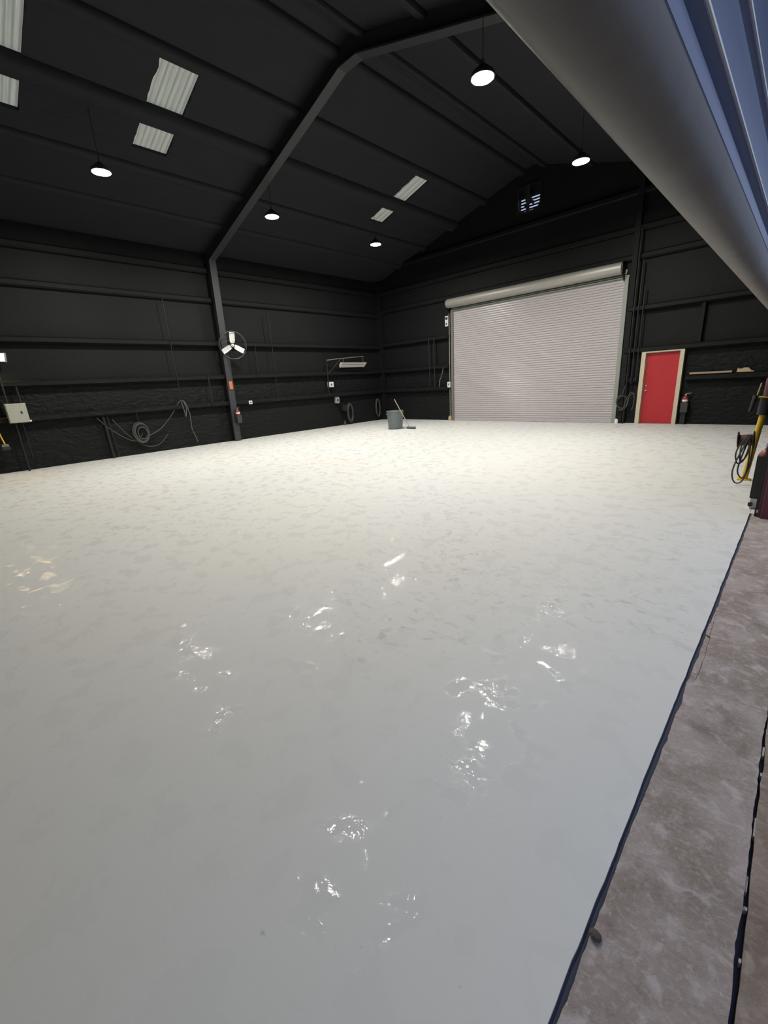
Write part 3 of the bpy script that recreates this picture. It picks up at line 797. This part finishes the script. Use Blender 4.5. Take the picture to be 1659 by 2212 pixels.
# ------------------------------------------------------------------ gable wall fittings
t = thing('thermometer', (3.66, -.02, 3.75), 'white upright thermometer plate with a black dial beside the shutter door', 'thermometer')
b = nb(); box(b, 3.63, 3.775, -.05, .005, 3.70, 4.08, .006); obj('plate', b, M['white'], t)
b = nb(); lathe(b, [(.052, 0), (.052, .012), (0, .012)], (3.703, -.05, 3.99), (0, -1, 0), 24); k = obj('dial', b, M['black'], t, smooth=True); k['label'] = 'black dial'
b = nb(); box(b, 3.675, 3.73, -.056, -.05, 3.75, 3.83); obj('small_print', b, M['cable'], t)
conduit([(3.87, -.10, .0), (3.87, -.10, 4.2)], .016, 'grey conduit running up beside the shutter guide', 'gguide')
conduit([(3.18, -.215, 1.3), (3.18, -.215, 3.3)], .02, 'black pipe on the gable wall between the corner and the shutter, one nearest the shutter')
conduit([(2.92, -.215, 1.3), (2.92, -.215, 3.3)], .016, 'black pipe on the gable wall between the corner and the shutter, one nearest the corner')
boxdev('shutter_control', 3.81, 3.93, -.20, -.11, 1.34, 1.56, M['white'], 'white control box on the conduit beside the shutter guide', 'control box', (3.85, 3.89, 1.42, 1.50), 'y')
cord('wire', [[(3.62, -.2, 2.14), (3.55, -.215, 1.85), (3.44, -.215, 1.62), (3.40, -.21, 1.38)]], .007, mat('pale_wire', (.30, .30, .27), .6), 'pale wire drooping between girts beside the control box', 'wire')
conduit([(10.52, -.215, .0), (10.52, -.215, 5.4)], .022, 'black pipe on the gable wall just past the shutter door')
conduit([(10.64, -.215, 1.2), (10.64, -.215, 4.6)], .018, 'middle black pipe between the shutter and the red door')
conduit([(10.76, -.215, 1.3), (10.76, -.215, 3.9)], .018, 'black pipe nearest the red door')
rnd = random.Random(21)
cord('cable_loop', [[(10.50, -.25, 1.15)]+coil(10.45, .68, -.26, .16, .20, 3, rnd, 'y')[4:]], .012, cl, 'grey cable coiled on the wall beside the shutter door', 'cable', 'cables hung by the red door', sub=2)
cord('cable_loop', [[(10.36, -.26, .42), (10.50, -.27, .45), (10.58, -.27, .75), (10.66, -.27, .92), (10.74, -.26, .93), (10.79, -.26, .78), (10.78, -.26, .55), (10.74, -.26, .42)], [(10.48, -.25, .40), (10.60, -.25, .55), (10.64, -.25, .8), (10.70, -.25, .90), (10.80, -.25, .90)]], .012, cl, 'grey cable arched between the coil and the red door', 'cable', 'cables hung by the red door')
b = nb(); box(b, 12.10, 13.05, -.205, -.06, 1.397, 1.445, .006)
tag(obj('lumber_board', b, M['board']), 'worn board lying on the girt beside the red door', 'board')
b = nb(); prism(b, [(13.14, 1.397), (13.50, 1.397), (13.495, 1.412), (13.44, 1.425), (13.40, 1.475), (13.37, 1.503), (13.28, 1.505), (13.25, 1.485), (13.20, 1.478), (13.165, 1.50), (13.155, 1.50)], 'y', -.17, -.15)
tag(obj('plywood_offcut', b, M['wood']), 'tan plywood offcut with a scalloped edge standing on the girt', 'offcut')

# ------------------------------------------------------------------ bollard with reel beside the doorway
t = thing('bollard', (14.10, -7.30, 0), 'yellow bollard post with a black collar near the doorway', 'bollard')
b = nb(); tube(b, [(14.098, -7.30, 0), (14.170, -7.30, .98)], .037, 20); obj('post', b, M['yellow'], t, smooth=True)
b = nb(); box(b, 14.02, 14.17, -7.38, -7.22, 0, .012, .003); obj('base_plate', b, M['yellow'], t)
b = nb(); tube(b, [(14.168, -7.30, .93), (14.182, -7.30, 1.16)], .072, 20); obj('collar', b, M['black'], t, smooth=True)
b = nb(); box(b, 14.085, 14.27, -7.39, -7.21, 1.16, 1.175, .003); obj('cap_plate', b, M['yellow'], t)
b = nb(); lathe(b, [(.055, 0), (.06, .02), (.058, .22), (.03, .30), (.022, .36), (0, .36)], (14.19, -7.30, 1.176), (0, 0, 1), 20)
tag(obj('canister', b, M['maroon'], smooth=True), 'dark red canister standing on top of the yellow bollard', 'canister')
t = thing('brush', (14.09, -7.42, 1.1), 'black-headed brush with a pale handle hung on the bollard collar', 'brush')
b = nb(); tube(b, [(14.075, -7.40, 1.20), (14.098, -7.40, 1.36)], .009, 6); obj('handle', b, M['wood'], t, smooth=True)
b = nb(); tube(b, [(14.03, -7.40, .98), (14.062, -7.40, 1.20)], [.022, .030], 8); obj('brush_head', b, M['black'], t, smooth=True)

t = thing('hose_reel', (14.06, -7.55, .62), 'black hose reel fixed to the yellow bollard', 'hose reel')
ry_, rz_ = -7.56, .60
b = nb(); lathe(b, [(.115, 0), (.12, .004), (.12, .010), (.115, .014), (0, .014)], (13.965, ry_, rz_), (1, 0, .10), 28); obj('flange', b, M['black'], t, smooth=True)
b = nb(); lathe(b, [(.115, 0), (.12, .004), (.12, .010), (.115, .014), (0, .014)], (14.13, ry_, rz_+.015), (1, 0, .10), 28); obj('flange', b, M['black'], t, smooth=True)
b = nb(); lathe(b, [(.075, 0), (.075, .165)], (13.97, ry_, rz_), (1, 0, .10), 24); obj('drum', b, M['maroon'], t, smooth=True)
b = nb(); tube(b, [(14.05, ry_, rz_), (14.11, -7.36, rz_)], .02, 8); obj('mount_bracket', b, M['black'], t)
lp = []
for (x0, x1, zb, dx) in ((13.985, 14.075, .30, 0), (14.01, 14.09, .34, .02), (14.055, 14.12, .10, -.02)):
    lp.append([(x1, ry_-.09, .68), (x0+.02, ry_-.11, .55), (x0-.005+dx, ry_-.13, zb+.12), (x0+.03, ry_-.13, zb), (x1, ry_-.12, zb+.05), (x1+.03, ry_-.11, zb+.22), (x1+.02, ry_-.10, .60), (x1-.01, ry_-.09, .69)])
lp.append([(14.10, ry_-.10, .69), (14.03, ry_-.14, .45), (13.985, ry_-.15, .26), (13.985, ry_-.15, .12), (14.03, ry_-.15, .03), (14.10, ry_-.14, .06), (14.13, ry_-.13, .25), (14.12, ry_-.12, .50), (14.10, ry_-.10, .66)])
cord('hose', lp, .010, M['hose'], 'black hose wound on the reel with loops hanging to the floor', 'hose')

# ------------------------------------------------------------------ scraps on the floor
b = nb(); lathe(b, [(0, -.002), (.014, 0), (.019, .006), (.012, .013), (0, .015)], (14.335, -14.28, 0), (.2, .1, 1), 9)
tag(obj('pebble', b, M['leaf']), 'dark pebble on the paint edge of the threshold', 'pebble')
P_ = [(14.318, -12.215, .001), (14.33, -12.235, .006), (14.352, -12.25, .005), (14.345, -12.235, .001), (14.33, -12.222, .0)]
b = nb(); f = [b.verts.new(p) for p in P_]; g = [b.verts.new((p[0], p[1], p[2]-.003)) for p in P_]
b.faces.new(f); b.faces.new(g[::-1])
for i in range(5): b.faces.new((f[i], f[(i+1) % 5], g[(i+1) % 5], g[i]))
tag(obj('twig', b, M['leaf']), 'tiny dark twig lying across the paint edge', 'twig')

# ------------------------------------------------------------------ world and camera
w = bpy.data.worlds.new('dusk'); SC.world = w; w.use_nodes = True
bg = w.node_tree.nodes['Background']
bg.inputs['Color'].default_value = (.60, .72, 1.0, 1); bg.inputs['Strength'].default_value = .66

cam = bpy.data.cameras.new('camera'); co = bpy.data.objects.new('camera', cam); COL.objects.link(co)
yaw, pitch, roll = 0.776810, 0.292935, 0.060197
cyw, syw = math.cos(yaw), math.sin(yaw)
fwd = Vector((-syw*math.cos(pitch), cyw*math.cos(pitch), -math.sin(pitch)))
right = Vector((cyw, syw, 0)); down = fwd.cross(right)
r2 = math.cos(roll)*right+math.sin(roll)*down
d2_ = -math.sin(roll)*right+math.cos(roll)*down
R = Matrix((r2, -d2_, -fwd)).transposed()
co.matrix_world = Matrix.Translation((CX, CY, CZ)) @ R.to_4x4()
cam.sensor_fit = 'AUTO'; cam.sensor_width = 36; cam.lens = 917.8414/2212*36
cam.clip_start = .02; cam.clip_end = 200
SC.camera = co
SC.view_settings.view_transform = 'Standard'; SC.view_settings.look = 'None'
SC.view_settings.gamma = 1; SC.view_settings.use_curve_mapping = False
SC.view_settings.exposure = 0.
